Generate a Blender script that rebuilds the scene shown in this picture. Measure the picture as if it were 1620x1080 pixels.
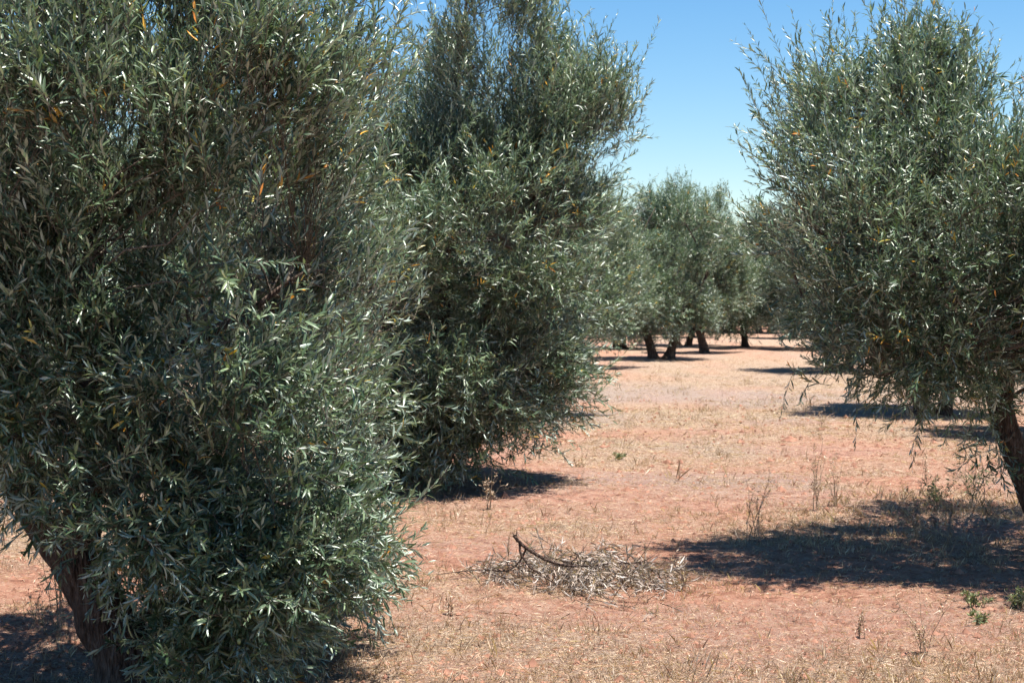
import bpy, math
import numpy as np
from mathutils import Vector

for o in list(bpy.data.objects):
    bpy.data.objects.remove(o)
C = bpy.context.scene.collection
S = bpy.context.scene
rad = math.radians

# ------------------------------------------------------------ camera
FPX, CAM_H, HORIZON = 2600.0, 1.65, 460.0          # photo pixels (1620 x 1080)
PITCH = math.atan((540 - HORIZON) / FPX)           # looking slightly down
cam_d = bpy.data.cameras.new('camera')
cam = bpy.data.objects.new('camera', cam_d)
C.objects.link(cam)
cam.location = (0, 0, CAM_H)
cam.rotation_euler = (math.pi / 2 - PITCH, 0, 0)
cam_d.sensor_width = 36
cam_d.lens = FPX / 1620 * 36
cam_d.clip_start = 0.1
cam_d.clip_end = 3000
cam_d.dof.use_dof = True
cam_d.dof.focus_distance = 7.0
cam_d.dof.aperture_fstop = 9.0
S.camera = cam

def W(px, py, d):
    """the point seen at photo pixel (px, py) standing d metres ahead"""
    x = (px - 810) / FPX
    u = (540 - py) / FPX
    cy, cz = math.cos(PITCH), math.sin(PITCH)
    ry = cy + u * cz
    rz = -cz + u * cy
    k = d / ry
    return np.array([x * k, d, CAM_H + rz * k])

# ------------------------------------------------------------ light
SUN = np.array([0.22, -0.10, 1.0]); SUN /= np.linalg.norm(SUN)
EL = math.asin(SUN[2]); AZ = math.atan2(SUN[0], SUN[1])
w = bpy.data.worlds.new('World'); S.world = w
w.use_nodes = True
nt = w.node_tree
for n in list(nt.nodes): nt.nodes.remove(n)
sky = nt.nodes.new('ShaderNodeTexSky'); sky.sky_type = 'NISHITA'
sky.sun_disc = False; sky.sun_elevation = EL; sky.sun_rotation = AZ
sky.altitude = 200; sky.air_density = 1.0; sky.dust_density = 0.1; sky.ozone_density = 3.0
bg = nt.nodes.new('ShaderNodeBackground'); bg.inputs[1].default_value = 0.064
wo = nt.nodes.new('ShaderNodeOutputWorld')
hsv = nt.nodes.new('ShaderNodeHueSaturation'); hsv.inputs['Saturation'].default_value = 1.32
nt.links.new(sky.outputs[0], hsv.inputs['Color']); nt.links.new(hsv.outputs[0], bg.inputs[0]); nt.links.new(bg.outputs[0], wo.inputs[0])
sl = bpy.data.lights.new('sun', 'SUN'); sl.energy = 5.0; sl.angle = rad(0.5); sl.color = (1.0, 0.95, 0.87)
so = bpy.data.objects.new('sun', sl); C.objects.link(so)
so.rotation_euler = Vector(SUN).to_track_quat('Z', 'Y').to_euler()
so.location = (20, -10, 40)
S.view_settings.view_transform = 'Standard'
S.view_settings.look = 'None'
S.view_settings.exposure = 1.3
S.view_settings.gamma = 1.0
S.cycles.max_bounces = 4
S.cycles.diffuse_bounces = 2
S.cycles.glossy_bounces = 2
S.cycles.transmission_bounces = 4
S.cycles.use_adaptive_sampling = True

# ------------------------------------------------------------ materials
def new_mat(name):
    m = bpy.data.materials.new(name); m.use_nodes = True
    t = m.node_tree
    for n in list(t.nodes): t.nodes.remove(n)
    return m, t, t.nodes.new, t.links.new

def ramp(t, stops, interp='LINEAR'):
    r = t.nodes.new('ShaderNodeValToRGB'); r.color_ramp.interpolation = interp
    e = r.color_ramp.elements
    e[0].position, e[0].color = stops[0][0], (*stops[0][1], 1)
    e[1].position, e[1].color = stops[-1][0], (*stops[-1][1], 1)
    for p, c in stops[1:-1]:
        k = e.new(p); k.color = (*c, 1)
    return r

def leaf_mat(name, top, under, transl=0.15, rough=0.38, spec=0.75, dead=False):
    m, t, N, L = new_mat(name)
    at = N('ShaderNodeAttribute'); at.attribute_name = 'rnd'
    tn = N('ShaderNodeAttribute'); tn.attribute_name = 'tone'
    geo = N('ShaderNodeNewGeometry')
    rt = ramp(t, top); ru = ramp(t, under)
    L(at.outputs['Fac'], rt.inputs[0]); L(at.outputs['Fac'], ru.inputs[0])
    mx = N('ShaderNodeMixRGB'); L(geo.outputs['Backfacing'], mx.inputs[0])
    L(rt.outputs[0], mx.inputs[1]); L(ru.outputs[0], mx.inputs[2])
    hs = N('ShaderNodeHueSaturation')
    mr = N('ShaderNodeMapRange'); mr.inputs[3].default_value = 0.68; mr.inputs[4].default_value = 1.4
    L(tn.outputs['Fac'], mr.inputs[0]); L(mr.outputs[0], hs.inputs['Value']); L(mx.outputs[0], hs.inputs['Color'])
    p = N('ShaderNodeBsdfPrincipled')
    p.inputs['Roughness'].default_value = rough
    p.inputs['Specular IOR Level'].default_value = spec
    L(hs.outputs[0], p.inputs['Base Color'])
    tr = N('ShaderNodeBsdfTranslucent')
    g = N('ShaderNodeMixRGB'); g.blend_type = 'MULTIPLY'; g.inputs[0].default_value = 1
    g.inputs[2].default_value = (1.5, 1.6, 0.7, 1)
    L(rt.outputs[0], g.inputs[1]); L(g.outputs[0], tr.inputs[0])
    ms = N('ShaderNodeMixShader'); ms.inputs[0].default_value = transl
    L(p.outputs[0], ms.inputs[1]); L(tr.outputs[0], ms.inputs[2])
    o = N('ShaderNodeOutputMaterial'); L(ms.outputs[0], o.inputs[0])
    return m

M_leaf = leaf_mat('olive_leaf',
    [(0.0, (0.022, 0.048, 0.020)), (0.40, (0.055, 0.096, 0.044)), (0.72, (0.130, 0.184, 0.104)), (0.93, (0.25, 0.31, 0.170)),
     (0.985, (0.25, 0.29, 0.09)), (0.993, (0.50, 0.33, 0.03)), (1.0, (0.62, 0.22, 0.03))],
    [(0.0, (0.21, 0.28, 0.235)), (0.6, (0.36, 0.44, 0.365)), (0.95, (0.55, 0.60, 0.49)), (0.993, (0.5, 0.36, 0.10)), (1.0, (0.55, 0.28, 0.08))])
M_dark_leaf = leaf_mat('evergreen_leaf',
    [(0.0, (0.022, 0.045, 0.018)), (1.0, (0.045, 0.075, 0.03))],
    [(0.0, (0.05, 0.08, 0.04)), (1.0, (0.07, 0.10, 0.05))], transl=0.12, rough=0.5)
M_dead_leaf = leaf_mat('withered_leaf',
    [(0.0, (0.15, 0.10, 0.08)), (0.5, (0.34, 0.265, 0.215)), (1.0, (0.58, 0.50, 0.43))],
    [(0.0, (0.20, 0.165, 0.145)), (0.5, (0.38, 0.335, 0.30)), (1.0, (0.58, 0.53, 0.49))], transl=0.12, rough=0.6, spec=0.3)
M_straw = leaf_mat('dry_straw',
    [(0.0, (0.12, 0.062, 0.042)), (0.3, (0.33, 0.205, 0.135)), (0.75, (0.54, 0.395, 0.275)), (1.0, (0.76, 0.65, 0.52))],
    [(0.0, (0.12, 0.062, 0.042)), (0.3, (0.33, 0.205, 0.135)), (0.75, (0.54, 0.395, 0.275)), (1.0, (0.76, 0.65, 0.52))], transl=0.15, rough=0.7, spec=0.2)
M_weed = leaf_mat('weed_leaf',
    [(0.0, (0.09, 0.11, 0.055)), (1.0, (0.20, 0.21, 0.12))],
    [(0.0, (0.14, 0.18, 0.08)), (1.0, (0.26, 0.30, 0.15))], transl=0.25, rough=0.55, spec=0.3)

def bark_mat(name, c0, c1, c2, sc=9.0):
    m, t, N, L = new_mat(name)
    tc = N('ShaderNodeTexCoord'); mp = N('ShaderNodeMapping'); mp.inputs['Scale'].default_value = (3, 3, 0.7)
    L(tc.outputs['Object'], mp.inputs[0])
    n1 = N('ShaderNodeTexNoise'); n1.inputs['Scale'].default_value = sc; n1.inputs['Detail'].default_value = 8; n1.inputs['Roughness'].default_value = 0.65
    L(mp.outputs[0], n1.inputs['Vector'])
    r = ramp(t, [(0.3, c0), (0.5, c1), (0.72, c2)]); L(n1.outputs[0], r.inputs[0])
    v = N('ShaderNodeTexVoronoi'); v.inputs['Scale'].default_value = sc * 1.6; L(mp.outputs[0], v.inputs['Vector'])
    ad = N('ShaderNodeMath'); ad.operation = 'ADD'; L(n1.outputs[0], ad.inputs[0]); L(v.outputs['Distance'], ad.inputs[1])
    b = N('ShaderNodeBump'); b.inputs['Strength'].default_value = 0.9; b.inputs['Distance'].default_value = 0.03
    L(ad.outputs[0], b.inputs['Height'])
    p = N('ShaderNodeBsdfPrincipled'); p.inputs['Roughness'].default_value = 0.9; p.inputs['Specular IOR Level'].default_value = 0.2
    L(r.outputs[0], p.inputs['Base Color']); L(b.outputs[0], p.inputs['Normal'])
    o = N('ShaderNodeOutputMaterial'); L(p.outputs[0], o.inputs[0])
    return m
M_bark = bark_mat('olive_bark', (0.030, 0.021, 0.017), (0.105, 0.072, 0.055), (0.22, 0.175, 0.145), 16)
M_twig = bark_mat('olive_twig', (0.14, 0.11, 0.085), (0.24, 0.20, 0.155), (0.34, 0.30, 0.25), 30)
M_dead_bark = bark_mat('dead_branch_bark', (0.055, 0.034, 0.028), (0.10, 0.065, 0.05), (0.18, 0.13, 0.10), 30)

def flat_mat(name, c0, c1, rough=0.5, spec=0.5):
    m, t, N, L = new_mat(name)
    tc = N('ShaderNodeTexCoord'); n1 = N('ShaderNodeTexNoise'); n1.inputs['Scale'].default_value = 14
    L(tc.outputs['Object'], n1.inputs['Vector'])
    r = ramp(t, [(0.35, c0), (0.65, c1)]); L(n1.outputs[0], r.inputs[0])
    p = N('ShaderNodeBsdfPrincipled'); p.inputs['Roughness'].default_value = rough; p.inputs['Specular IOR Level'].default_value = spec
    L(r.outputs[0], p.inputs['Base Color'])
    o = N('ShaderNodeOutputMaterial'); L(p.outputs[0], o.inputs[0])
    return m
M_fruit = flat_mat('green_olive_fruit', (0.16, 0.22, 0.07), (0.26, 0.31, 0.13), 0.35, 0.6)
M_stalk = flat_mat('dry_stalk', (0.20, 0.14, 0.09), (0.40, 0.31, 0.22), 0.8, 0.2)
M_clod = flat_mat('soil_clod', (0.17, 0.085, 0.058), (0.34, 0.175, 0.120), 0.95, 0.1)
M_stone = flat_mat('pale_stone', (0.45, 0.38, 0.32), (0.62, 0.56, 0.50), 0.9, 0.2)

def ground_mat():
    m, t, N, L = new_mat('red_soil_with_straw')
    tc = N('ShaderNodeTexCoord')
    cov = N('ShaderNodeAttribute'); cov.attribute_name = 'cover'
    gry = N('ShaderNodeAttribute'); gry.attribute_name = 'grey'
    def noise(s, d=6, r=0.6):
        n = N('ShaderNodeTexNoise'); n.inputs['Scale'].default_value = s; n.inputs['Detail'].default_value = d; n.inputs['Roughness'].default_value = r
        L(tc.outputs['Object'], n.inputs['Vector']); return n
    n1 = noise(1.1); n2 = noise(9, 8, 0.7); n3 = noise(60, 6, 0.7)
    soil = ramp(t, [(0.34, (0.20, 0.092, 0.062)), (0.47, (0.42, 0.200, 0.132)), (0.66, (0.57, 0.320, 0.228))])
    L(n2.outputs[0], soil.inputs[0])
    straw = ramp(t, [(0.38, (0.14, 0.088, 0.060)), (0.5, (0.40, 0.290, 0.205)), (0.63, (0.63, 0.50, 0.375))])
    L(n3.outputs[0], straw.inputs[0])
    # cover + noise -> mask
    a = N('ShaderNodeMath'); a.operation = 'MULTIPLY_ADD'; a.inputs[1].default_value = 1.6; a.inputs[2].default_value = -0.8
    L(n2.outputs[0], a.inputs[0])
    a2 = N('ShaderNodeMath'); a2.operation = 'MULTIPLY_ADD'; a2.inputs[1].default_value = 1.2; a2.inputs[2].default_value = -0.6
    L(n3.outputs[0], a2.inputs[0])
    s1 = N('ShaderNodeMath'); s1.operation = 'ADD'; L(a.outputs[0], s1.inputs[0]); L(a2.outputs[0], s1.inputs[1])
    s2 = N('ShaderNodeMath'); s2.operation = 'ADD'; s2.use_clamp = True; L(s1.outputs[0], s2.inputs[0]); L(cov.outputs['Fac'], s2.inputs[1])
    mx = N('ShaderNodeMixRGB'); L(s2.outputs[0], mx.inputs[0]); L(soil.outputs[0], mx.inputs[1]); L(straw.outputs[0], mx.inputs[2])
    # grey wash where the litter has weathered
    mg = N('ShaderNodeMixRGB'); mg.inputs[2].default_value = (0.36, 0.30, 0.275, 1)
    gm = N('ShaderNodeMath'); gm.operation = 'MULTIPLY'; gm.use_clamp = True; L(gry.outputs['Fac'], gm.inputs[0])
    sm = N('ShaderNodeMapRange'); sm.inputs[1].default_value = 0.38; sm.inputs[2].default_value = 0.6; L(n3.outputs[0], sm.inputs[0])
    L(sm.outputs[0], gm.inputs[1])
    L(gm.outputs[0], mg.inputs[0]); L(mx.outputs[0], mg.inputs[1])
    # small dark specks of bark and clods
    v = N('ShaderNodeTexVoronoi'); v.inputs['Scale'].default_value = 38; L(tc.outputs['Object'], v.inputs['Vector'])
    lt = N('ShaderNodeMath'); lt.operation = 'LESS_THAN'; lt.inputs[1].default_value = 0.13; L(v.outputs['Distance'], lt.inputs[0])
    lf = N('ShaderNodeMath'); lf.operation = 'MULTIPLY'; lf.inputs[1].default_value = 0.55; L(lt.outputs[0], lf.inputs[0])
    md = N('ShaderNodeMixRGB'); md.inputs[2].default_value = (0.12, 0.065, 0.045, 1)
    L(lf.outputs[0], md.inputs[0]); L(mg.outputs[0], md.inputs[1])
    ad = N('ShaderNodeMath'); ad.operation = 'MULTIPLY_ADD'; ad.inputs[1].default_value = 0.35
    L(n3.outputs[0], ad.inputs[0]); L(n2.outputs[0], ad.inputs[2])
    b = N('ShaderNodeBump'); b.inputs['Strength'].default_value = 1.0; b.inputs['Distance'].default_value = 0.10
    L(ad.outputs[0], b.inputs['Height'])
    p = N('ShaderNodeBsdfPrincipled'); p.inputs['Roughness'].default_value = 0.95; p.inputs['Specular IOR Level'].default_value = 0.1
    L(md.outputs[0], p.inputs['Base Color']); L(b.outputs[0], p.inputs['Normal'])
    o = N('ShaderNodeOutputMaterial'); L(p.outputs[0], o.inputs[0])
    return m
M_ground = ground_mat()

# ------------------------------------------------------------ mesh helpers
def nrm(a):
    return a / np.maximum(np.linalg.norm(a, axis=-1, keepdims=True), 1e-9)

class MB:
    """collects vertex blocks and faces, then links ONE mesh object"""
    def __init__(s): s.v = []; s.f = []; s.n = 0; s.att = []
    def add(s, V, faces, rnd=0.5, tone=0.5):
        V = np.asarray(V, dtype=np.float32).reshape(-1, 3)
        s.v.append(V)
        a = np.empty((len(V), 2), dtype=np.float32); a[:, 0] = rnd; a[:, 1] = tone
        s.att.append(a)
        for F, mi in faces:
            s.f.append((np.asarray(F, dtype=np.int32) + s.n, mi))
        s.n += len(V)
    def mesh(s, name, mats, smooth=True):
        me = bpy.data.meshes.new(name)
        V = np.concatenate(s.v)
        me.vertices.add(len(V)); me.vertices.foreach_set('co', V.ravel())
        nl = sum(F.size for F, _ in s.f); nf = sum(len(F) for F, _ in s.f)
        me.loops.add(nl); me.polygons.add(nf)
        me.loops.foreach_set('vertex_index', np.concatenate([F.ravel() for F, _ in s.f]))
        tot = np.concatenate([np.full(len(F), F.shape[1], np.int32) for F, _ in s.f])
        st = np.concatenate([[0], np.cumsum(tot)[:-1]]).astype(np.int32)
        me.polygons.foreach_set('loop_start', st)
        me.polygons.foreach_set('material_index', np.concatenate([np.full(len(F), mi, np.int32) for F, mi in s.f]))
        me.polygons.foreach_set('use_smooth', np.full(nf, smooth))
        A = np.concatenate(s.att)
        for k, nm in enumerate(('rnd', 'tone')):
            at = me.attributes.new(nm, 'FLOAT', 'POINT'); at.data.foreach_set('value', np.ascontiguousarray(A[:, k]))
        for m in mats: me.materials.append(m)
        me.update(calc_edges=True)
        return me
    def build(s, name, mats, parent=None, smooth=True):
        o = bpy.data.objects.new(name, s.mesh(name, mats, smooth)); C.objects.link(o)
        if parent is not None: o.parent = parent
        return o

def tubes(P, R, sides, mb, mi, rng, rough=0.0, cap=False):
    """P (N,S,3) paths, R (N,S) radii -> tube quads added to mb"""
    P = np.asarray(P, float); R = np.asarray(R, float)
    N_, S_ = P.shape[:2]
    T = np.gradient(P, axis=1); T = nrm(T)
    ref = nrm(rng.normal(size=(N_, 1, 3)) * 0.3 + np.where(np.abs(T[:, :1, 2:3]) > 0.7, np.array([1., 0, 0]), np.array([0, 0, 1.])))
    ref = np.repeat(ref, S_, 1)
    U = nrm(np.cross(T, ref)); Vv = np.cross(T, U)
    ang = np.linspace(0, 2 * np.pi, sides, endpoint=False)
    rr = R[:, :, None] * np.ones(sides)
    if rough:
        ridge = rng.normal(size=(N_, 1, sides)) * 0.6
        wob = rng.normal(size=(N_, S_, sides))
        wob = (wob + np.roll(wob, 1, 1) + np.roll(wob, -1, 1)) / 3
        rr = rr * (1 + rough * (ridge + wob))
    X = P[:, :, None, :] + rr[..., None] * (np.cos(ang)[:, None] * U[:, :, None, :] + np.sin(ang)[:, None] * Vv[:, :, None, :])
    idx = np.arange(N_ * S_ * sides).reshape(N_, S_, sides)
    a = idx[:, :-1, :]; b = np.roll(a, -1, 2); c = idx[:, 1:, :]; d = np.roll(c, -1, 2)
    F = np.stack([a, b, d, c], -1).reshape(-1, 4)
    faces = [(F, mi)]
    V = X.reshape(-1, 3)
    if cap:
        k = N_ * S_ * sides
        V = np.concatenate([V, P[:, -1] + T[:, -1] * R[:, -1:] * 0.3])
        last = idx[:, -1, :]; nx = np.roll(last, -1, 1)
        tip = np.repeat(np.arange(k, k + N_)[:, None], sides, 1)
        faces.append((np.stack([last, nx, tip], -1).reshape(-1, 3), mi))
    mb.add(V, faces)

def leaves(base, dirn, up, length, width, mb, mi, rng, hi=True, rnd=None, tone=None, curl=0.26):
    """lance-shaped leaves folded along the midrib"""
    n = len(base)
    d = nrm(dirn); side = nrm(np.cross(d, up)); nn = np.cross(side, d)
    L = length[:, None]; Wd = width[:, None]
    if rnd is None: rnd = rng.random(n)
    if tone is None: tone = np.full(n, 0.5)
    cu = (curl * rng.normal(0.6, 0.7, n))[:, None]
    if hi:
        def pt(t, s, f): return base + d * L * t + side * Wd * s * 0.5 + nn * (f * Wd * abs(s) * 0.5 - cu * L * t * t)
        V = np.stack([pt(0, 0, 0), pt(.33, -0.92, .45), pt(.33, 0, 0), pt(.33, .92, .45),
                      pt(.68, -0.86, .45), pt(.68, 0, 0), pt(.68, .86, .45), pt(1, 0, 0)], 1)
        i = (np.arange(n) * 8)[:, None]
        T = np.concatenate([i + [0, 2, 1], i + [0, 3, 2], i + [4, 5, 7], i + [5, 6, 7]])
        Q = np.concatenate([i + [1, 2, 5, 4], i + [2, 3, 6, 5]])
        mb.add(V.reshape(-1, 3), [(T, mi), (Q, mi)], np.repeat(rnd, 8), np.repeat(tone, 8))
    else:
        mid = base + d * L * 0.5 - nn * cu * L * 0.3
        V = np.stack([base, mid + side * Wd * .5 + nn * Wd * .2, base + d * L - nn * cu * L, mid - side * Wd * .5 + nn * Wd * .2], 1)
        i = (np.arange(n) * 4)[:, None]
        T = np.concatenate([i + [0, 1, 2], i + [0, 2, 3]])
        mb.add(V.reshape(-1, 3), [(T, mi)], np.repeat(rnd, 4), np.repeat(tone, 4))

def shoots(p, d, L, bend, mb, rng, leaf_len, spacing, hi=True, stems=True, tone=None, mats=(0, 1), leaf_w=0.19, angle=(0.40, 0.90), stem_r=0.0017, up_bias=0.5):
    """leafy shoots: opposite pairs of leaves along a bending stem"""
    n = len(p); d = nrm(d)
    if tone is None: tone = np.full(n, 0.5)
    def pos(t, i): return p[i] + d[i] * (L[i] * t)[:, None] + bend[i] * (L[i] * t * t)[:, None]
    def tan(t, i): return nrm(d[i] + 2 * bend[i] * t[:, None])
    cnt = np.maximum(3, (L / spacing).astype(int) * 2)
    si = np.repeat(np.arange(n), cnt)
    k = np.arange(len(si)) - np.repeat(np.cumsum(cnt) - cnt, cnt)
    t = 0.12 + 0.88 * (k // 2 + 1) / (cnt[si] / 2)
    t = np.clip(t + rng.normal(0, 0.03, len(t)), 0.05, 1.0)
    keep = rng.random(len(si)) > 0.18
    si, k, t = si[keep], k[keep], t[keep]
    B = pos(t, si); T = tan(t, si)
    ref = nrm(np.cross(T, nrm(d[si] + np.array([0.3, 0.2, 0.1]) + 1e-3)) + 1e-4)
    U = nrm(np.cross(T, np.array([0.13, 0.31, 0.94]))); V = np.cross(T, U)
    roll = rng.random(n) * 6.28
    phi = roll[si] + (k // 2) * (math.pi / 2) + (k % 2) * math.pi + rng.normal(0, 0.5, len(si))
    R = U * np.cos(phi)[:, None] + V * np.sin(phi)[:, None]
    a = rng.uniform(angle[0], angle[1], len(si)) * (1.05 - 0.45 * t)
    D = T * np.cos(a)[:, None] + R * np.sin(a)[:, None]
    Nn = T * np.sin(a)[:, None] - R * np.cos(a)[:, None]
    Nn = nrm(Nn + np.array([0, 0, up_bias]) + rng.normal(0, 0.40, D.shape))
    D = nrm(D + rng.normal(0, 0.20, D.shape))
    Nn = np.where(np.abs((Nn * D).sum(-1, keepdims=True)) > 0.95, U, Nn)
    ll = leaf_len * rng.uniform(0.55, 1.15, len(si)) * (1.0 - 0.35 * np.clip((t - 0.75) * 4, 0, 1))
    srnd = rng.random(n)
    rr = np.clip(0.5 * rng.random(len(si)) + 0.35 * srnd[si] + 0.13 * t, 0, 0.97)
    yl = rng.random(len(si)) < np.where(rng.random(n) < 0.03, 0.26, 0.003)[si]
    rr = np.where(yl, rng.uniform(0.988, 1.0, len(si)), rr)
    leaves(B, D, Nn, ll, ll * leaf_w * rng.uniform(0.8, 1.2, len(si)), mb, mats[0], rng, hi, rr, tone[si])
    if stems:
        tt = np.linspace(0, 1, 4)
        P = np.stack([pos(np.full(n, q), np.arange(n)) for q in tt], 1)
        Rr = np.outer(np.ones(n) * stem_r, [1.3, 1.0, 0.75, 0.4])
        tubes(P, Rr, 3, mb, mats[1], rng)

# ------------------------------------------------------------ value noise and ground relief
_rg = np.random.default_rng(5)
_TAB = _rg.random((256, 256))
def vnoise(x, y):
    x = np.asarray(x, float) + 1000.3; y = np.asarray(y, float) + 1000.7
    xi = np.floor(x).astype(int); yi = np.floor(y).astype(int)
    fx = x - xi; fy = y - yi
    fx = fx * fx * (3 - 2 * fx); fy = fy * fy * (3 - 2 * fy)
    g = lambda a, b: _TAB[a % 256, b % 256]
    return (g(xi, yi) * (1 - fx) + g(xi + 1, yi) * fx) * (1 - fy) + (g(xi, yi + 1) * (1 - fx) + g(xi + 1, yi + 1) * fx) * fy
def ground_z(x, y):
    x = np.asarray(x, float); y = np.asarray(y, float)
    fade = 1 / (1 + (np.hypot(x, y) / 60) ** 4)
    return ((vnoise(x * 0.35, y * 0.35) - .5) * 0.10 + (vnoise(x * 1.3 + 9, y * 1.3) - .5) * 0.04 + (vnoise(x * 4, y * 4 + 7) - .5) * 0.030 + (vnoise(x * 11, y * 11 + 3) - .5) * 0.016) * fade
def smooth(a, b, x):
    t = np.clip((x - a) / (b - a), 0, 1); return t * t * (3 - 2 * t)
def cover(x, y):
    """how much of the red soil is hidden by dry litter"""
    n = vnoise(x * 0.5 + 3, y * 0.5) * 0.6 + vnoise(x * 1.7, y * 1.7 + 5) * 0.4
    u = y - 0.12 * x + (vnoise(x * .4, y * .3) - .5) * 2.0          # tilled bands run almost across the view
    base = 0.40 + 0.28 * smooth(10.5, 11.6, u) - 0.22 * smooth(14.2, 15.2, u) - 0.12 * smooth(15.5, 16.5, u) + 0.52 * smooth(18.6, 20.6, u) - 0.25 * smooth(30, 36, u) - 0.2 * smooth(40, 46, u)
    return np.clip(base + (n - .5) * 1.7, 0, 1)
def grey(x, y):
    u = y - 0.12 * x
    n = vnoise(x * 0.8 + 31, y * 0.9 + 4)
    return np.clip(smooth(0.35, 0.72, n) * (0.30 + 1.0 * smooth(19, 21, u) * (1 - smooth(25, 29, u)) + 0.5 * np.exp(-((u - 14.2) / 1.0) ** 2)), 0, 0.85)

def axis(c, fine_half, fine_step, limit):
    pos = [0.0]; step = fine_step
    while pos[-1] < limit:
        if pos[-1] > fine_half: step *= 1.12
        pos.append(pos[-1] + step)
    a = np.array(pos); return np.concatenate([c - a[:0:-1], c + a])
gx = axis(1.0, 4.5, 0.04, 900); gy = axis(11.0, 5.5, 0.04, 1200)
GX, GY = np.meshgrid(gx, gy)
mb = MB()
idx = np.arange(GX.size).reshape(GX.shape)
F = np.stack([idx[:-1, :-1], idx[:-1, 1:], idx[1:, 1:], idx[1:, :-1]], -1).reshape(-1, 4)
mb.add(np.stack([GX, GY, ground_z(GX, GY)], -1), [(F, 0)])
g = mb.build('ground', [M_ground])
for nm, fn in (('cover', cover), ('grey', grey)):
    at = g.data.attributes.new(nm, 'FLOAT', 'POINT'); at.data.foreach_set('value', fn(GX, GY).astype(np.float32).ravel())
g['kind'] = 'structure'

def tag(o, label, cat, group=None):
    o['label'] = label; o['category'] = cat
    if group: o['group'] = group
    return o
def empty(name, loc):
    o = bpy.data.objects.new(name, None); o.empty_display_size = 0.3; C.objects.link(o); o.location = loc; return o

# ------------------------------------------------------------ trees
def wiggle(pts, n, rng, amp):
    """resample a polyline with a smooth curve and small knots"""
    pts = np.asarray(pts, float)
    t = np.concatenate([[0], np.cumsum(np.linalg.norm(np.diff(pts, axis=0), axis=1))]); t /= t[-1]
    q = np.linspace(0, 1, n)
    out = np.stack([np.interp(q, t, pts[:, k]) for k in range(3)], 1)
    for _ in range(max(1, n // 7)):
        out[1:-1] = (out[:-2] + 2 * out[1:-1] + out[2:]) / 4
    jit = rng.normal(0, amp, out.shape); jit[0] = 0; jit[1:-1] = (jit[:-2] + jit[1:-1] + jit[2:]) / 3
    return out + jit

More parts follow.
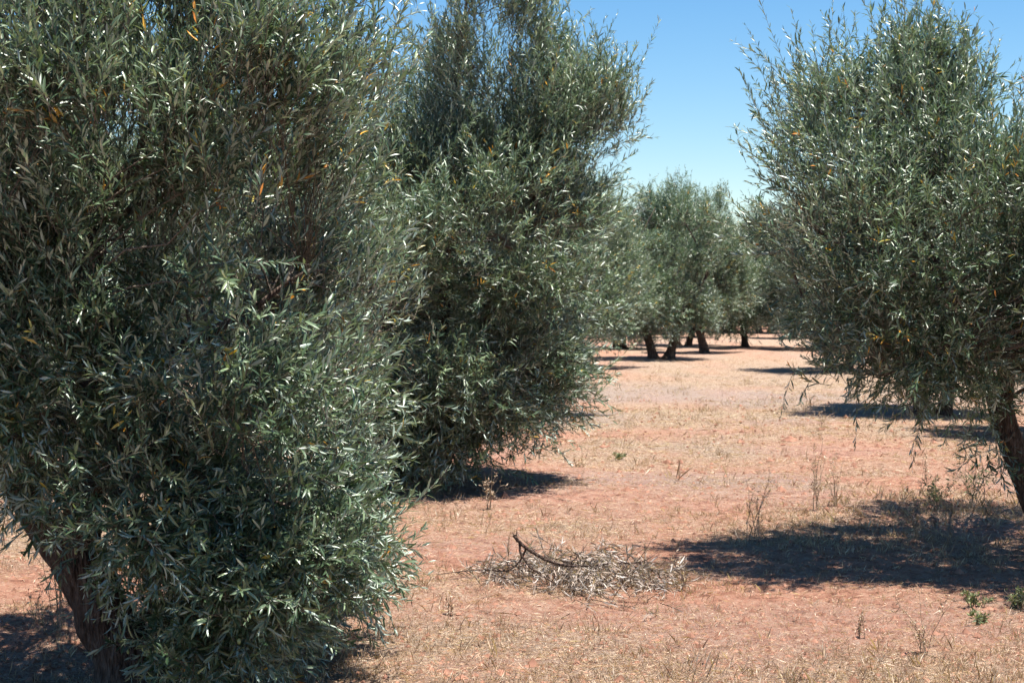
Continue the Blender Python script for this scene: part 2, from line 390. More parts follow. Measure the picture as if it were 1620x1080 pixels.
def olive_tree(origin, trunk, limbs, lobes, seed, n_clumps, per_clump, leaf_len=0.072, spacing=0.019, shoot=(0.20, 0.42),
               hi=True, branch_sides=5, fruit=0, leaders=0.06, clump_r=0.20, name='olive_tree', mats=None, up=0.45, leaf_w=0.19, hole=0.75, hole_t=-0.5):
    """origin: world base; trunk/limbs: lists of (points, r0, r1) in world coords; lobes: (centre, radii, weight)"""
    rng = np.random.default_rng(seed)
    mats = mats or [M_leaf, M_twig]
    O = np.array(origin)
    root = empty(name, origin)
    allp = []
    for pts, r0, r1 in trunk:
        P = wiggle(pts, 16, rng, 0.008); R = np.linspace(r0, r1, 16); R[:5] *= np.array([1.75, 1.38, 1.18, 1.06, 1.02])
        mb = MB(); tubes((P - O)[None], R[None], 30, mb, 0, rng, rough=0.09, cap=True)
        mb.build('trunk', [M_bark], root); allp.append((P, R))
    for pts, r0, r1 in limbs:
        P = wiggle(pts, 14, rng, 0.012); R = np.linspace(r0, r1 * 0.45, 14)
        mb = MB(); tubes((P - O)[None], R[None], 12, mb, 0, rng, rough=0.05, cap=True)
        mb.build('limb', [M_bark], root); allp.append((P[2:], R[2:]))
    SP = np.concatenate([a for a, _ in allp]); SR = np.concatenate([b for _, b in allp])
    cs = np.array([l[0] for l in lobes]); rs = np.array([l[1] for l in lobes]); ws = np.array([l[2] for l in lobes], float)
    core = (cs * ws[:, None]).sum(0) / ws.sum()
    # clump centres: mostly in the outer shell of the union of lobes
    K = n_clumps * 14
    li = rng.choice(len(lobes), K, p=ws / ws.sum())
    dd = nrm(rng.normal(size=(K, 3))); fr = np.where(rng.random(K) < 0.74, rng.uniform(0.74, 1.0, K), rng.uniform(0.25, 0.8, K))
    Pc = cs[li] + dd * rs[li] * fr[:, None]
    f = np.min(np.linalg.norm((Pc[:, None] - cs[None]) / rs[None], axis=2), axis=1)
    ok = np.where(rng.random(K) < 0.22, f > 0.3, f > 0.70) & (Pc[:, 2] > ground_z(Pc[:, 0], Pc[:, 1]) + 0.12)
    fq = 6.28 / hole
    hn = sum(np.sin(Pc @ nrm(rng.normal(size=3)) * fq * q + rng.uniform(0, 6.28)) for q in (0.7, 1.0, 1.0, 1.3, 1.6))
    ok &= (hn > hole_t) | (rng.random(K) < 0.12)
    Pc = Pc[ok][:n_clumps]; li = li[ok][:n_clumps]
    n = len(Pc)
    out = nrm((Pc - cs[li]) / rs[li] ** 2 * 0.5 + nrm(Pc - core))
    # branches from the wood to each clump
    mb = MB()
    D = np.linalg.norm(Pc[:, None] - SP[None], axis=2) + 0.35 * np.maximum(0, SP[None, :, 2] - Pc[:, None, 2])
    j = D.argmin(1); A = SP[j]
    tt = np.linspace(0, 1, 7)[None, :, None]
    mid = (A + Pc) / 2 + np.array([0, 0, 0.10]) * np.linalg.norm(Pc - A, axis=1)[:, None] + rng.normal(0, 0.05, Pc.shape)
    P = A[:, None] * (1 - tt) ** 2 + 2 * mid[:, None] * tt * (1 - tt) + Pc[:, None] * tt ** 2
    P[:, 1:-1] += rng.normal(0, 0.012, P[:, 1:-1].shape)
    r0 = np.minimum(SR[j] * 0.5, rng.uniform(0.008, 0.017, n))
    R = r0[:, None] * np.linspace(1, 0.25, 7)
    tubes(P - O, R, branch_sides, mb, 1, rng)
    # leafy shoots round each clump
    m = np.maximum(3, rng.poisson(per_clump, n)); si = np.repeat(np.arange(n), m); N_ = len(si)
    back = rng.random(N_) ** 1.3
    start = Pc[si] + rng.normal(0, clump_r * 0.5, (N_, 3)) - out[si] * (back * clump_r)[:, None]
    hgt = np.clip((Pc[si, 2] - core[2]) / (np.ptp(Pc[:, 2]) * 0.5 + 1e-6), -1, 1)
    Zu = np.zeros((N_, 3)); Zu[:, 2] = up + 0.45 * hgt + 0.15
    cd = nrm(out + rng.normal(0, 0.35, out.shape))
    d = nrm(cd[si] * 0.9 + Zu + rng.normal(0, 0.34, (N_, 3)))
    L = rng.uniform(shoot[0], shoot[1], N_)
    lead = (rng.random(N_) < leaders) & (hgt > -0.1); L = np.where(lead, L * rng.uniform(1.4, 1.9, N_), L)
    bend = np.zeros((N_, 3)); bend[:, 2] = np.where(hgt < -0.45, rng.uniform(-0.22, 0.25, N_), rng.uniform(-0.12, 0.35, N_)); bend += rng.normal(0, 0.20, bend.shape)
    gz = ground_z(start[:, 0], start[:, 1]) + 0.04
    endz = start[:, 2] + L * (d[:, 2] + bend[:, 2])
    low = endz < gz; d[low, 2] = np.abs(d[low, 2]) * 0.3; bend[low, 2] = 0
    okk = start[:, 2] > gz
    tone = np.clip(rng.normal(0.5, 0.22, n), 0, 1)
    shoots((start - O)[okk], d[okk], L[okk], bend[okk], mb, rng, leaf_len, spacing, hi, hi, tone[si][okk], leaf_w=leaf_w)
    crown = mb.build('crown', mats, root)
    if fruit:
        fb = MB(); q = rng.integers(0, N_, fruit)
        c = start[q] + d[q] * (L[q] * rng.uniform(.2, .8, fruit))[:, None] + rng.normal(0, 0.012, (fruit, 3)); c[:, 2] -= 0.015
        u = np.linspace(0, np.pi, 6)[1:-1]; v = np.linspace(0, 2 * np.pi, 7)[:-1]
        sp = np.array([[np.sin(a) * np.cos(b), np.sin(a) * np.sin(b), np.cos(a) * 1.45] for a in u for b in v] + [[0, 0, 1.45], [0, 0, -1.45]])
        Fq = [[r * 6 + k, (r + 1) * 6 + k, (r + 1) * 6 + (k + 1) % 6, r * 6 + (k + 1) % 6] for r in range(3) for k in range(6)]
        Ft = [[24, k, (k + 1) % 6] for k in range(6)] + [[25, 18 + (k + 1) % 6, 18 + k] for k in range(6)]
        sz = rng.uniform(0.0055, 0.0085, fruit)
        V = c[:, None] - O + sp[None] * sz[:, None, None]
        off = (np.arange(fruit) * 26)[:, None, None]
        fb.add(V.reshape(-1, 3), [((np.array(Fq)[None] + off).reshape(-1, 4), 0), ((np.array(Ft)[None] + off).reshape(-1, 3), 0)])
        fo = fb.build('fruit', [M_fruit], crown); fo['kind'] = 'stuff'
    return root

def base_at(px, py):
    d = CAM_H * FPX / (py - HORIZON)
    p = W(px, py, d); p[2] = float(ground_z(p[0], p[1])) - 0.03
    return p
def lb(px, py, d, rx, ry, rz, wt=None):
    return (W(px, py, d), np.array([rx, ry, rz]), wt if wt else (rx * ry * rz) ** (2 / 3))

# --- near left tree
b1 = base_at(215, 1088); d1 = b1[1]
fork = W(118, 880, d1)
t1 = olive_tree(b1,
    [([b1, W(180, 1000, d1), W(140, 925, d1), fork], 0.125, 0.10)],
    [([W(128, 905, d1), W(60, 810, d1), W(-20, 700, d1 + .1), W(-110, 540, d1 + .1), W(-160, 300, d1)], 0.085, 0.03),
     ([W(125, 900, d1), W(128, 800, d1), W(150, 600, d1), W(135, 420, d1), W(170, 300, d1 + .15), W(330, 130, d1 + .4), W(420, 40, d1 + .4)], 0.085, 0.022),
     ([W(145, 520, d1), W(90, 380, d1 + .1), W(60, 180, d1 + .2), W(80, -60, d1 + .2)], 0.05, 0.018),
     ([W(145, 640, d1), W(260, 560, d1 + .1), W(380, 500, d1 + .2), W(480, 430, d1 + .2)], 0.04, 0.014),
     ([W(135, 780, d1), W(230, 740, d1 - .2), W(340, 760, d1 - .4), W(450, 800, d1 - .5)], 0.035, 0.012),
     ([W(215, 1050, d1), W(270, 960, d1 - .2), W(340, 900, d1 - .35), W(400, 900, d1 - .4)], 0.03, 0.010),
     ([W(140, 560, d1), W(60, 520, d1 - .4), W(-60, 480, d1 - .7)], 0.035, 0.012)],
    [lb(170, 420, d1 + .35, 1.00, 1.15, 1.05), lb(190, 150, d1 - .55, .85, .6, .45, .7), lb(410, 480, d1 - .15, .46, .9, .75), lb(425, 110, d1, .42, .9, .85), lb(445, 720, d1 - .1, .38, .85, .50),
     lb(450, 870, d1 - .1, .36, .65, .30, .7), lb(-120, 400, d1, .75, 1.2, .72), lb(-60, 120, d1, .7, .9, .9), lb(180, -120, d1, .9, .9, .7),
     lb(250, 790, d1 - .35, .40, .45, .24, .4), lb(50, 500, d1 - .2, .5, .6, .5, .4), lb(330, 980, d1 - .2, .30, .45, .18, .4), lb(30, 690, d1 + .1, .35, .5, .25, .25), lb(490, 560, d1 + 1.0, .48, .5, .6, .5), lb(480, 900, d1 + .75, .36, .45, .26, .3), lb(120, 260, d1 - .5, .5, .4, .4, .4), lb(60, 590, d1 - .35, .50, .45, .42, .55)],
    11, 620, 21, up=0.55, hole=0.5, hole_t=-0.02, leaf_len=0.064, spacing=0.020, shoot=(0.11, 0.29), fruit=700, leaders=0.06, leaf_w=0.178, clump_r=.15)
tag(t1, 'nearest olive tree with dark leaning trunk, filling the left side of the photo', 'tree', 'olive trees of the grove')

# --- second left tree
b2 = base_at(640, 762); d2 = b2[1]
t2 = olive_tree(b2,
    [([b2, W(650, 715, d2), W(665, 650, d2), W(690, 600, d2)], 0.13, 0.09), ([base_at(560, 790), W(560, 745, d2 - .9), W(590, 660, d2 - .6), W(620, 560, d2 - .3)], 0.09, 0.06)],
    [([W(690, 605, d2), W(700, 480, d2), W(730, 300, d2), W(720, 120, d2), W(740, -20, d2)], 0.08, 0.02),
     ([W(680, 615, d2), W(770, 520, d2 - .2), W(830, 400, d2 - .3), W(860, 240, d2 - .2), W(880, 100, d2)], 0.07, 0.02),
     ([W(695, 600, d2), W(760, 570, d2 + .1), W(840, 520, d2), W(880, 470, d2)], 0.05, 0.015),
     ([W(620, 565, d2 - .3), W(600, 420, d2 - .3), W(560, 260, d2), W(600, 140, d2)], 0.06, 0.018),
     ([W(690, 620, d2), W(740, 640, d2 - .5), W(800, 640, d2 - .9)], 0.035, 0.012)],
    [lb(775, 90, d2, .55, .9, 1.0), lb(845, 160, d2, .42, .8, .55), lb(905, 190, d2, .50, .5, .34, .45), lb(700, 380, d2, 1.15, 1.3, .85), lb(830, 400, d2 - .3, .62, .9, .85), lb(670, 270, d2, .62, .8, .55), lb(870, 300, d2 - .1, .42, .5, .40), lb(955, 160, d2, .2, .3, .15, .06),
     lb(750, 590, d2 - .3, .75, 1.0, .45), lb(640, 640, d2 - .2, .60, .9, .45), lb(560, 330, d2, .7, 1.0, .85), lb(845, 590, d2 - .2, .40, .5, .36, .35), lb(770, 655, d2 - .2, .60, .8, .24, .3), lb(670, 705, d2 - .5, .50, .5, .20, .28), lb(590, 650, d2 - .6, .40, .5, .40, .3), lb(650, 215, d2 + .2, .46, .6, .45, .3)],
    23, 600, 20, up=0.6, hole=0.7, hole_t=0.05, leaf_len=0.078, spacing=0.025, shoot=(0.13, 0.36), fruit=300, leaders=0.10, leaf_w=.160, clump_r=.24)
tag(t2, 'large olive tree standing behind the nearest left tree, shoots reaching into the blue sky', 'tree', 'olive trees of the grove')

# --- right tree
b3 = base_at(1685, 880); d3 = b3[1]
t3 = olive_tree(b3,
    [([b3, W(1640, 800, d3), W(1600, 700, d3), W(1578, 640, d3)], 0.11, 0.075)],
    [([W(1580, 650, d3), W(1555, 570, d3), W(1500, 470, d3), W(1440, 330, d3 - .1), W(1400, 180, d3 - .1), W(1420, 60, d3)], 0.06, 0.016),
     ([W(1585, 660, d3), W(1600, 540, d3 + .1), W(1640, 400, d3 + .1), W(1690, 260, d3)], 0.065, 0.02),
     ([W(1520, 500, d3), W(1430, 460, d3 - .2), W(1340, 400, d3 - .3), W(1270, 340, d3 - .3)], 0.035, 0.012),
     ([W(1550, 560, d3), W(1480, 580, d3 - .3), W(1400, 590, d3 - .5)], 0.03, 0.011),
     ([W(1440, 330, d3), W(1510, 220, d3 + .1), W(1510, 110, d3 + .1)], 0.03, 0.012)],
    [lb(1490, 390, d3, .76, 1.3, .72), lb(1410, 200, d3, .40, .7, .34), lb(1435, 105, d3 + .2, .22, .4, .22, .22), lb(1330, 340, d3 - .5, .38, .8, .42), lb(1370, 470, d3 - .4, .40, .8, .28), lb(1310, 160, d3, .25, .3, .10, .09), lb(1300, 240, d3 - .2, .32, .5, .26),
     lb(1410, 560, d3 - .6, .44, .8, .20), lb(1490, 585, d3 - .2, .38, .7, .14), lb(1710, 470, d3 + .4, .5, 1.2, .40), lb(1720, 430, d3, .62, 1.4, .66), lb(1600, 360, d3 - .5, .40, .8, .50), lb(1500, 170, d3, .2, .4, .22, .15), lb(1600, 420, d3 + 1.0, .7, .7, .5), lb(1840, 450, d3 - 1.3, .6, .7, .6, .6), lb(1650, 380, d3 + 1.7, .7, .6, .6, .5), lb(1570, 690, d3 - .1, .10, .1, .06, .015)],
    37, 560, 17, up=0.50, hole=0.65, hole_t=0.12, leaf_len=0.066, spacing=0.021, shoot=(0.11, 0.30), fruit=350, leaders=0.12, clump_r=0.20, leaf_w=.165)
tag(t3, 'olive tree at the right edge, its slanting trunk half outside the photo', 'tree', 'olive trees of the grove')

# --- trees further down the rows: six models, copied
def model(seed, height, width, hi, n_clumps, per, leaf_len, trunks=2, spacing=0.026, leaf_w=0.24, low=0.45, base=(0, -60, 0)):
    """a whole tree about the origin, standing on the ground"""
    rng = np.random.default_rng(seed + 500)
    z0 = 0.0
    tr = []; lm = []
    for k in range(trunks):
        a = rng.uniform(0, 6.28) + k * 6.28 / trunks
        u = np.array([math.cos(a), math.sin(a), 0])
        p0 = u * 0.16 * (trunks > 1) - [0, 0, .05]; p1 = u * 0.35 + [0, 0, .55]; p2 = u * 0.5 + [0, 0, 1.05]
        tr.append(([p0, p1 * .6 + p0 * .4 + [0, 0, .05], p1, p2], 0.105, 0.07))
        for q in range(3):
            b = a + rng.uniform(-1.2, 1.2); v = np.array([math.cos(b), math.sin(b), 0])
            lm.append(([p2 - [0, 0, .05], p2 + v * .3 * width + [0, 0, .5], p2 + v * width * .5 + [0, 0, height * .35], v * width * .45 + [0, 0, height * .85]], 0.05, 0.015))
    lo = [(np.array([0, 0, height * .50]), np.array([width * .78, width * .78, height * .36]), width)]
    for k in range(8):
        a = k * 6.28 / 8 + rng.uniform(-.4, .4); r = width * rng.uniform(.35, .62)
        z = height * (rng.uniform(.25, .42) if k % 2 else rng.uniform(.4, .72))
        s = width * rng.uniform(.34, .5)
        lo.append((np.array([math.cos(a) * r, math.sin(a) * r, z]), np.array([s, s, s * rng.uniform(.9, 1.3)]), s * s * 1.6))
    for k in range(3):
        a = rng.uniform(0, 6.28); r = width * rng.uniform(.05, .4)
        lo.append((np.array([math.cos(a) * r, math.sin(a) * r, height * rng.uniform(.8, .93)]), np.array([width * .2, width * .2, height * .15]), width * .12))
    # build near its own far-off flat spot, so ground_z is about 0 there
    return olive_tree((0, 0, 0), tr, lm, lo, seed, n_clumps, per, leaf_len=leaf_len, spacing=spacing, hi=hi, shoot=(0.16, 0.38), branch_sides=3, leaders=0.12, hole=1.0, hole_t=-0.4, leaf_w=leaf_w)
models = [model(101, 3.9, 1.55, False, 330, 15, 0.085, 2), model(102, 4.2, 1.35, False, 330, 15, 0.085, 2),
          model(103, 3.6, 1.5, False, 320, 15, 0.085, 3), model(104, 4.0, 1.7, False, 340, 15, 0.085, 1)]
used = set()
def copy_tree(src, loc, rz, sc):
    if src not in used:
        used.add(src); r = models[src]
    else:
        s = models[src]; r = s.copy(); C.objects.link(r)
        for ch in s.children:
            if ch.type != 'MESH': continue
            c = ch.copy(); C.objects.link(c); c.parent = r
    r.location = loc; r.rotation_euler = (0, 0, rz); r.scale = (sc, sc, sc)
    return r
def place(src, px, d, rz, sc, label):
    x = (px - 810) / FPX * d
    r = copy_tree(src, (x, d, float(ground_z(x, d)) - 0.02), rz, sc)
    return tag(r, label, 'tree', 'olive trees of the grove')
place(3, 785, 22.0, 0.4, 0.98, 'olive tree with fine bright foliage at the right side of the second tree')
place(0, 1046, 39.3, 1.1, 1.08, 'tallest distant olive tree in the gap, two dark trunks standing side by side')
place(3, 930, 35.0, 0.9, 0.96, 'olive tree half hidden behind the fine bright foliage, at the left edge of the gap')
place(2, 985, 47.0, 2.5, 1.05, 'distant olive tree with dark slanting trunk, just left of the tallest one')
place(1, 1122, 44.0, 0.7, 0.98, 'distant olive tree with upright shoots, directly right of the tallest one')
place(3, 1180, 48.0, 2.9, 0.97, 'distant low olive tree with foliage hanging to the ground beside the open alley')
place(0, 1210, 64.0, 3.9, 1.1, 'small far olive tree closing the end of the alley')
place(2, 1150, 66.0, 5.0, 1.15, 'far olive tree showing its crown between the two low distant trees')
place(1, 1480, 21.8, 1.9, 1.0, 'olive tree behind the right tree crown, shading the ground below it')
place(0, 1330, 34.0, 4.4, 1.0, 'third olive tree of the right row, behind the right tree crown')
place(3, 1292, 46.0, 5.2, 1.0, 'fourth olive tree of the right row, at the right edge of the alley')
place(2, 1262, 57.0, 0.9, 1.0, 'fifth olive tree of the right row, dark under its crown')
rr = np.random.default_rng(77)
extra = [(1080, 50), (1230, 71), (1100, 58)]
for (px, d) in [(900, 58), (960, 62), (1040, 63), (1090, 68), (1010, 76), (1130, 80), (930, 78), (1230, 76), (1180, 84), (860, 44), (760, 33),
                (330, 20), (90, 22), (-60, 15), (430, 30), (180, 32), (560, 42), (320, 45), (20, 44), (650, 58), (480, 60), (250, 62),
                (1650, 30), (1520, 42), (1760, 18.5), (1420, 60), (1560, 60), (1350, 72)]:
    extra.append((px, d))
for k, (px, d) in enumerate(extra):
    if px < 700: lab = 'olive tree of the rows further left, seen only through gaps in the near left crowns'
    elif px > 1300: lab = 'olive tree of the rows further right, seen only through gaps in the right crown'
    else: lab = 'far olive tree in the hazy back rows behind the distant trees of the gap'
    place(int(rr.integers(0, 4)), px, d, rr.uniform(0, 6.28), rr.uniform(0.9, 1.1), lab)

# --- dark rounded trees rising behind the grove
def dark_tree(px, d, h, wd, seed, label):
    x = (px - 810) / FPX * d; o = np.array([x, d, float(ground_z(x, d)) - .02])
    lobes = [(o + [0, 0, h * .68], np.array([wd * .8, wd * .8, h * .26]), 2.0)]
    r2 = np.random.default_rng(seed)
    for k in range(7):
        a = k * .9 + r2.uniform(-.3, .3)
        lobes.append((o + [math.cos(a) * wd * .55, math.sin(a) * wd * .55, h * r2.uniform(.6, .82)], np.array([wd * .42] * 2 + [h * .14]), 1.0))
    t = olive_tree(o, [([o, o + [0.05, 0, h * .25], o + [0, 0, h * .5]], .2, .14)], [([o + [0, 0, h * .45], o + [wd * .3 * s, 0, h * .65], o + [wd * .5 * s, .1, h * .8]], .09, .03) for s in (-1, 1)],
        lobes, seed, 260, 13, leaf_len=0.11, spacing=0.04, hi=False, shoot=(.25, .5), branch_sides=3, leaders=0, clump_r=.3, name='evergreen_tree', mats=[M_dark_leaf, M_twig], up=0.2, leaf_w=0.35)
    return tag(t, label, 'tree')
dark_tree(958, 92, 6.5, 2.9, 301, 'dark rounded evergreen showing over the olives left of the tallest distant tree')
dark_tree(1105, 92, 6.2, 2.4, 302, 'dark rounded evergreen showing over the olives right of the tallest distant tree')

# ------------------------------------------------------------ dry litter and grass
def scatter(n, y0, y1, rng, margin=1.25):
    """more of it near the photographer, where single straws can be told apart"""
    inv = rng.uniform(1 / y1, 1 / y0, n); y = 1 / inv
    half = 0.33 * margin * y + 0.4
    x = rng.uniform(-1, 1, n) * half
    return x, y
rng = np.random.default_rng(900)
def litter():
    n = 330000
    x, y = scatter(n, 6.2, 40, rng)
    c = cover(x, y); k = rng.random(n) < (0.16 + 0.84 * c ** 1.4)
    x, y, c = x[k], y[k], c[k]; n = len(x)
    s = np.clip(y / 11, 0.7, 1.8)
    L = rng.gamma(2.6, 0.013, n) * s + 0.010; wd = rng.uniform(0.0016, 0.0046, n) * s
    a = rng.uniform(0, 6.28, n); el = np.abs(rng.normal(0, 0.16, n))
    d = np.stack([np.cos(a) * np.cos(el), np.sin(a) * np.cos(el), np.sin(el)], 1)
    b = np.stack([x, y, ground_z(x, y) + rng.uniform(0.001, 0.008, n)], 1)
    mb = MB(); leaves(b, d, np.tile([0., 0, 1.], (n, 1)) + rng.normal(0, .3, (n, 3)), L, wd, mb, 0, rng, False, rnd=np.clip(rng.beta(1.6, 1.7, n), 0, 1), curl=.12)
    o = mb.build('straw_litter', [M_straw]); o['kind'] = 'stuff'; o['label'] = 'short pale straw and pruned leaf litter strewn over the red soil'; o['category'] = 'straw'
    # standing dry grass in tufts
    m = 16000
    tx, ty = scatter(m, 6.4, 45, rng); c = cover(tx, ty)
    k = rng.random(m) < np.clip((c - 0.22) * 1.3, 0.03, 1); tx, ty, c = tx[k], ty[k], c[k]
    per = 9; si = np.repeat(np.arange(len(tx)), per); n = len(si)
    s = np.clip(ty[si] / 12, 0.8, 1.7)
    hx = tx[si] + rng.normal(0, 0.03, n) * s; hy = ty[si] + rng.normal(0, 0.03, n) * s
    hh = np.repeat(rng.gamma(4, 0.011, len(tx)), per) * rng.uniform(.5, 1.3, n) * np.clip(s, .8, 1.3) + 0.015
    a = rng.uniform(0, 6.28, n); el = rng.uniform(0.5, 1.5, n)
    d = np.stack([np.cos(a) * np.cos(el), np.sin(a) * np.cos(el), np.sin(el)], 1)
    b = np.stack([hx, hy, ground_z(hx, hy) - 0.004], 1)
    up = np.stack([-np.sin(a), np.cos(a), np.zeros(n)], 1) + rng.normal(0, .5, (n, 3))
    mb = MB(); leaves(b, d, up, hh, rng.uniform(0.0014, 0.003, n) * s, mb, 0, rng, False, rnd=rng.beta(2.2, 1.6, n), curl=.25)
    o = mb.build('dry_grass', [M_straw]); o['kind'] = 'stuff'; o['label'] = 'short tufts of dead dry grass standing on the red soil'; o['category'] = 'grass'
    # taller rank grass in patches
    PT = [(1180, 830, .9, .25, 90, .11), (1400, 818, 1.2, .25, 160, .12), (1500, 800, .7, .3, 120, .15), (1290, 850, .8, .4, 70, .09), (1470, 870, .9, .35, 120, .11),
          (700, 920, .45, .12, 90, .06), (1085, 930, .30, .20, 80, .08), (1000, 900, .5, .1, 50, .07), (1350, 920, .8, .3, 90, .07), (1250, 990, .8, .3, 60, .06), (1480, 1040, .9, .35, 110, .07),
          (650, 780, .9, .5, 110, .10), (60, 1000, .5, .5, 90, .07), (1020, 760, 1.6, .5, 110, .06), (1330, 690, 1.6, .5, 110, .09), (950, 1030, .8, .3, 40, .05), (1150, 1060, .8, .3, 50, .05)]
    B = []; H = []
    for px, py, sx, sy, k, hh in PT:
        c = base_at(px, py); q = rng.normal(0, 1, (k, 2)) * [sx * .6, sy * 1.4]
        xy = c[:2] + q; per = 11
        xy = np.repeat(xy, per, 0) + rng.normal(0, .02, (k * per, 2))
        B.append(xy); H.append(np.repeat(rng.uniform(.35, 1.1, k) * hh * .62, per) * rng.uniform(.4, 1.25, k * per))
    B = np.concatenate(B); H = np.concatenate(H); n = len(B)
    a = rng.uniform(0, 6.28, n); el = rng.uniform(0.7, 1.5, n)
    d = np.stack([np.cos(a) * np.cos(el), np.sin(a) * np.cos(el), np.sin(el)], 1)
    b = np.stack([B[:, 0], B[:, 1], ground_z(B[:, 0], B[:, 1]) - .005], 1)
    up = np.stack([-np.sin(a), np.cos(a), np.zeros(n)], 1) + rng.normal(0, .5, (n, 3))
    mb = MB(); leaves(b, d, up, H, rng.uniform(.0012, .0024, n), mb, 0, rng, False, rnd=rng.beta(2.4, 1.4, n), curl=.4)
    o = mb.build('rank_grass', [M_straw]); o['kind'] = 'stuff'; o['label'] = 'patches of taller dead grass round the shadow and the fallen branch'; o['category'] = 'grass'
    # clods
    n = 22000
    x, y = scatter(n, 6.2, 26, rng)
    V0 = np.array([[1, 0, 0], [0, 1, 0], [-1, 0, 0], [0, -1, 0], [0, 0, 1], [0, 0, -1]], float)
    F0 = np.array([[0, 1, 4], [1, 2, 4], [2, 3, 4], [3, 0, 4], [1, 0, 5], [2, 1, 5], [3, 2, 5], [0, 3, 5]])
    sz = rng.gamma(1.7, 0.0048, n) * np.clip(y / 11, .8, 1.5) + 0.002
    V = V0[None] * sz[:, None, None] * rng.uniform(.6, 1.4, (n, 6, 3)); an = rng.uniform(0, 6.28, n)
    X = V[..., 0] * np.cos(an)[:, None] - V[..., 1] * np.sin(an)[:, None]; Y = V[..., 0] * np.sin(an)[:, None] + V[..., 1] * np.cos(an)[:, None]
    V = np.stack([X + x[:, None], Y + y[:, None], V[..., 2] * .7 + (ground_z(x, y))[:, None]], -1)
    mb = MB(); mb.add(V.reshape(-1, 3), [((F0[None] + (np.arange(n) * 6)[:, None, None]).reshape(-1, 3), 0)])
    o = mb.build('soil_clods', [M_clod], smooth=False); o['kind'] = 'stuff'; o['label'] = 'small crumbs and clods of red soil lying on the ground'; o['category'] = 'soil'
litter()

# ------------------------------------------------------------ fallen branch with its withered leaves
def gp(px, py):
    p = base_at(px, py); p[2] += 0.03; return p
def fallen_branch():
    rng = np.random.default_rng(61)
    D = 9.0
    o = gp(900, 925)
    root = empty('fallen_branch', o)
    def poly(l): return [W(a, b, dd) for a, b, dd in l]
    main = poly([(813, 846, D), (822, 860, D), (840, 874, D), (868, 888, D), (900, 895, D), (930, 896, D), (962, 891, D + .05), (1040, 889, D + .2)])
    bm1 = poly([(822, 860, D), (823, 876, D - .02), (832, 890, D - .04), (848, 904, D - .08), (880, 925, D - .15)])
    bm2 = poly([(832, 868, D), (826, 884, D + .05), (812, 899, D + .05), (796, 905, D + .05), (778, 900, D + .05), (742, 902, D + .1), (690, 908, D)])
    bm3 = poly([(845, 876, D), (880, 884, D + .1), (915, 893, D + .15), (960, 905, D + .2)])
    def tube(name, pts, r0, r1, parent, n=20, twigs=0):
        P = wiggle(pts, n, rng, 0.003); R = np.linspace(r0, r1, n)
        mb = MB(); tubes((P - o)[None], R[None], 8, mb, 0, rng, rough=.08, cap=True)
        if twigs:
            j = rng.integers(4, n - 2, twigs); A = P[j]
            dv = nrm(rng.normal(size=(twigs, 3)) * [1, 1, .6] + [0.4, 0, 0.1]); LL = rng.uniform(.03, .14, twigs)
            q = np.linspace(0, 1, 5)[None, :, None]
            PP = A[:, None] + dv[:, None] * q * LL[:, None, None] + np.array([0, 0, -1]) * q * q * (LL * rng.uniform(-.4, .6, twigs))[:, None, None]
            tubes(PP - o, np.outer(np.full(twigs, .0028), np.linspace(1, .4, 5)), 4, mb, 0, rng)
        return mb.build(name, [M_dead_bark], parent)
    stem = tube('stem', main, .0105, .002, root, 26, 22)
    tube('side_branch', bm1, .0075, .003, root, twigs=6)
    tube('side_branch', bm2, .0065, .002, root, 26, twigs=7)
    tube('side_branch', bm3, .0045, .002, root, twigs=14)
    tube('snag', poly([(818, 856, D), (814, 848, D), (810, 843, D)]), .006, .002, root, 8)
    tube('snag', poly([(817, 853, D), (817, 846, D), (818, 838, D)]), .005, .0015, root, 8)
    # heap of withered shoots, sagging off the branch
    n = 500
    u = rng.beta(1.6, 1.6, n)
    px = 760 + 330 * u + rng.normal(0, 10, n); py = 916 + 14 * u + rng.normal(0, 13, n) * (0.5 + 0.7 * np.sin(u * np.pi)) + 8 * np.sin(u * 17)
    P0 = np.array([base_at(a, b) for a, b in zip(px, py)])
    hmax = 0.115 * np.sin(np.clip(u * 1.05, 0, 1) * np.pi) ** .7 + .02
    P0[:, 2] = ground_z(P0[:, 0], P0[:, 1]) + rng.uniform(0.01, 1, n) * hmax
    d = nrm(np.stack([rng.normal(0.15, .6, n), rng.normal(-.35, .6, n), rng.normal(0.0, .35, n)], 1))
    L = rng.uniform(.08, .25, n); bend = np.zeros((n, 3)); bend[:, 2] = -np.clip((P0[:, 2] - .02) / L, 0, .6) * rng.uniform(.5, 1.2, n)
    mb = MB(); shoots(P0 - o, d, L, bend, mb, rng, .062, .021, True, True, rng.random(n), leaf_w=.105, angle=(.15, .8), stem_r=.0020, up_bias=.1)
    mb.build('withered_leaves', [M_dead_leaf, M_dead_bark], root)
    return tag(root, 'fallen dead olive branch, forked dark stem arching over a heap of grey withered leaves', 'branch')
fallen_branch()

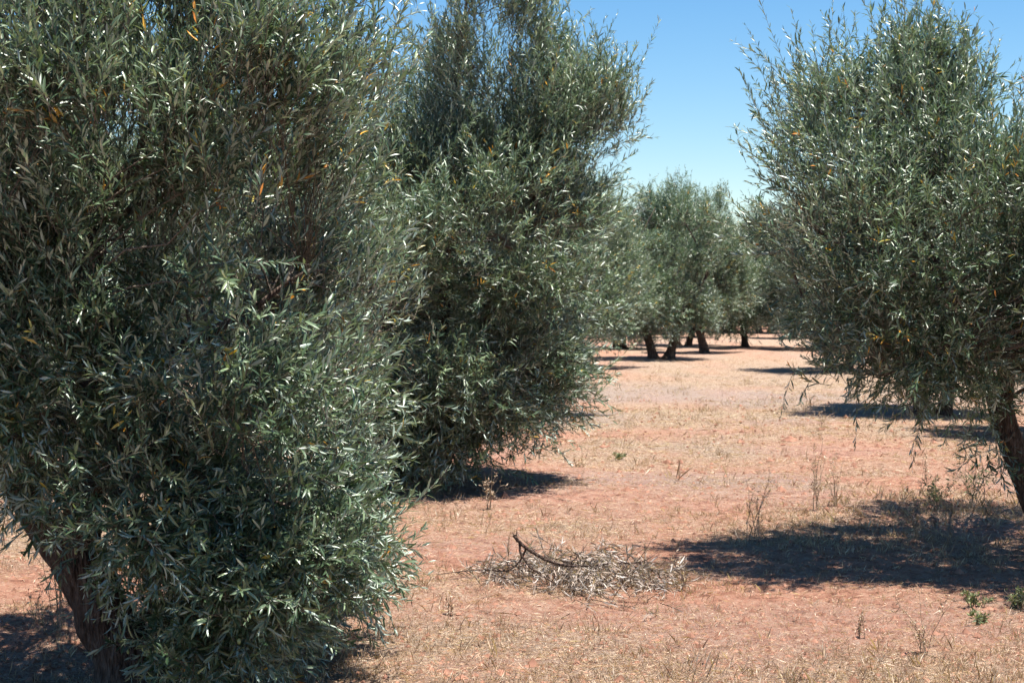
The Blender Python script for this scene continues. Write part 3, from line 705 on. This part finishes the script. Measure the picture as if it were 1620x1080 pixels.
# ------------------------------------------------------------ weeds
def stalk_weed(px, py, h, spread, n, seed, label, leafy=False, name='dry_weed', group=None):
    rng = np.random.default_rng(seed); o = base_at(px, py); o[2] += .028
    root = empty(name, o)
    a = rng.uniform(0, 6.28, n); lean = rng.uniform(.1, 1, n) * spread
    end = np.stack([np.cos(a) * lean, np.sin(a) * lean, h * rng.uniform(.55, 1.1, n)], 1)
    q = np.linspace(0, 1, 8)[None, :, None]
    P = end[:, None] * q; P[..., :2] *= q ** .5; P[:, 1:] += rng.normal(0, h * .012, P[:, 1:].shape)
    P = P + np.stack([rng.normal(0, .015, n), rng.normal(0, .015, n), np.full(n, -.01)], 1)[:, None]
    mb = MB(); tubes(P, np.outer(rng.uniform(.0016, .0028, n), np.linspace(1, .45, 8)), 4, mb, 0, rng)
    m = n * 7; i = rng.integers(0, n, m); j = rng.integers(2, 8, m); A = P[i, j]
    dv = nrm(rng.normal(size=(m, 3)) + [0, 0, .9]); LL = rng.uniform(.05, .25, m) * h
    PP = A[:, None] + dv[:, None] * np.linspace(0, 1, 4)[None, :, None] * LL[:, None, None]
    tubes(PP, np.outer(np.full(m, .0012), np.linspace(1, .5, 4)), 3, mb, 0, rng)
    mb.build('stalk', [M_stalk], root)
    # seed heads / small dry leaves at the ends
    k = m * 3; ii = rng.integers(0, m, k); B = PP[ii, rng.integers(1, 4, k)]
    lb_ = MB(); D = nrm(rng.normal(size=(k, 3)) + [0, 0, .5]); ln = rng.uniform(.010, .026, k) * (1.4 if leafy else 1)
    leaves(B, D, nrm(rng.normal(size=(k, 3))), ln, ln * .35, lb_, 0, rng, False)
    lb_.build('dry_leaves' if not leafy else 'green_leaves', [M_weed if leafy else M_straw], root)
    return tag(root, label, 'weed', group)
stalk_weed(1190, 855, .42, .16, 5, 1, 'tall thin dry weed with bare forked stalks, left of the large right-hand shadow')
stalk_weed(1290, 812, .50, .18, 7, 2, 'dry stalky weed standing at the upper left end of the right-hand shadow')
stalk_weed(1320, 806, .38, .14, 7, 3, 'shorter bushy dry weed touching the upper left end of the right-hand shadow')
stalk_weed(1463, 765, .30, .05, 3, 4, 'single upright dry stalk standing on bare red soil above the right-hand shadow')
stalk_weed(1540, 800, .36, .24, 14, 5, 'wide grey-green weed clump right above the right-hand shadow', leafy=True)
stalk_weed(1480, 812, .26, .22, 14, 6, 'low dark leafy weed clump at the upper rim of the right-hand shadow', leafy=True)
stalk_weed(1450, 858, .28, .12, 7, 7, 'dry pale weed inside the right-hand shadow', )
stalk_weed(1505, 862, .34, .10, 6, 8, 'taller pale weed with thin stalks inside the right-hand shadow near the right tree')
stalk_weed(1085, 925, .15, .04, 3, 9, 'short white dry stalk at the right end of the fallen branch')
stalk_weed(1070, 925, .14, .05, 4, 19, 'small tuft of pale seed heads beside the right end of the fallen branch')
stalk_weed(912, 737, .10, .16, 12, 10, 'small grey dead weed on the bare red strip, right of the second tree shadow')
stalk_weed(978, 727, .08, .10, 9, 11, 'small green weed on the bare red strip in the middle of the photo', leafy=True, name='green_weed')
stalk_weed(1610, 965, .11, .09, 12, 12, 'fresh green weed at the right edge below the right-hand shadow', leafy=True, name='green_weed')
stalk_weed(1545, 962, .08, .05, 8, 13, 'small fresh green weed below the right-hand shadow', leafy=True, name='green_weed')
stalk_weed(1550, 990, .06, .06, 8, 14, 'tiny low green weed below the other small green one', leafy=True, name='green_weed')
stalk_weed(1366, 1018, .12, .03, 4, 15, 'small dark dry weed standing alone at the bottom right')
stalk_weed(1460, 1040, .26, .20, 7, 16, 'loose pale weed with crossed straw stalks at the bottom right')
stalk_weed(88, 1000, .55, .12, 6, 17, 'tall brown dry weed left of the nearest trunk')
stalk_weed(60, 1000, .22, .05, 4, 18, 'short dry weed left of the tall brown weed near the nearest trunk')
stalk_weed(715, 978, .10, .03, 3, 20, 'tiny brown dry weed on the soil right of the nearest crown')
stalk_weed(775, 800, .30, .12, 6, 21, 'thin dry weed in front of the second tree shadow')
stalk_weed(690, 785, .25, .22, 12, 22, 'bright green sprouts at the foot of the second tree', leafy=True, name='green_weed')
stalk_weed(1300, 680, .22, .10, 6, 23, 'dry grassy weed at the front rim of the oval shadow behind')
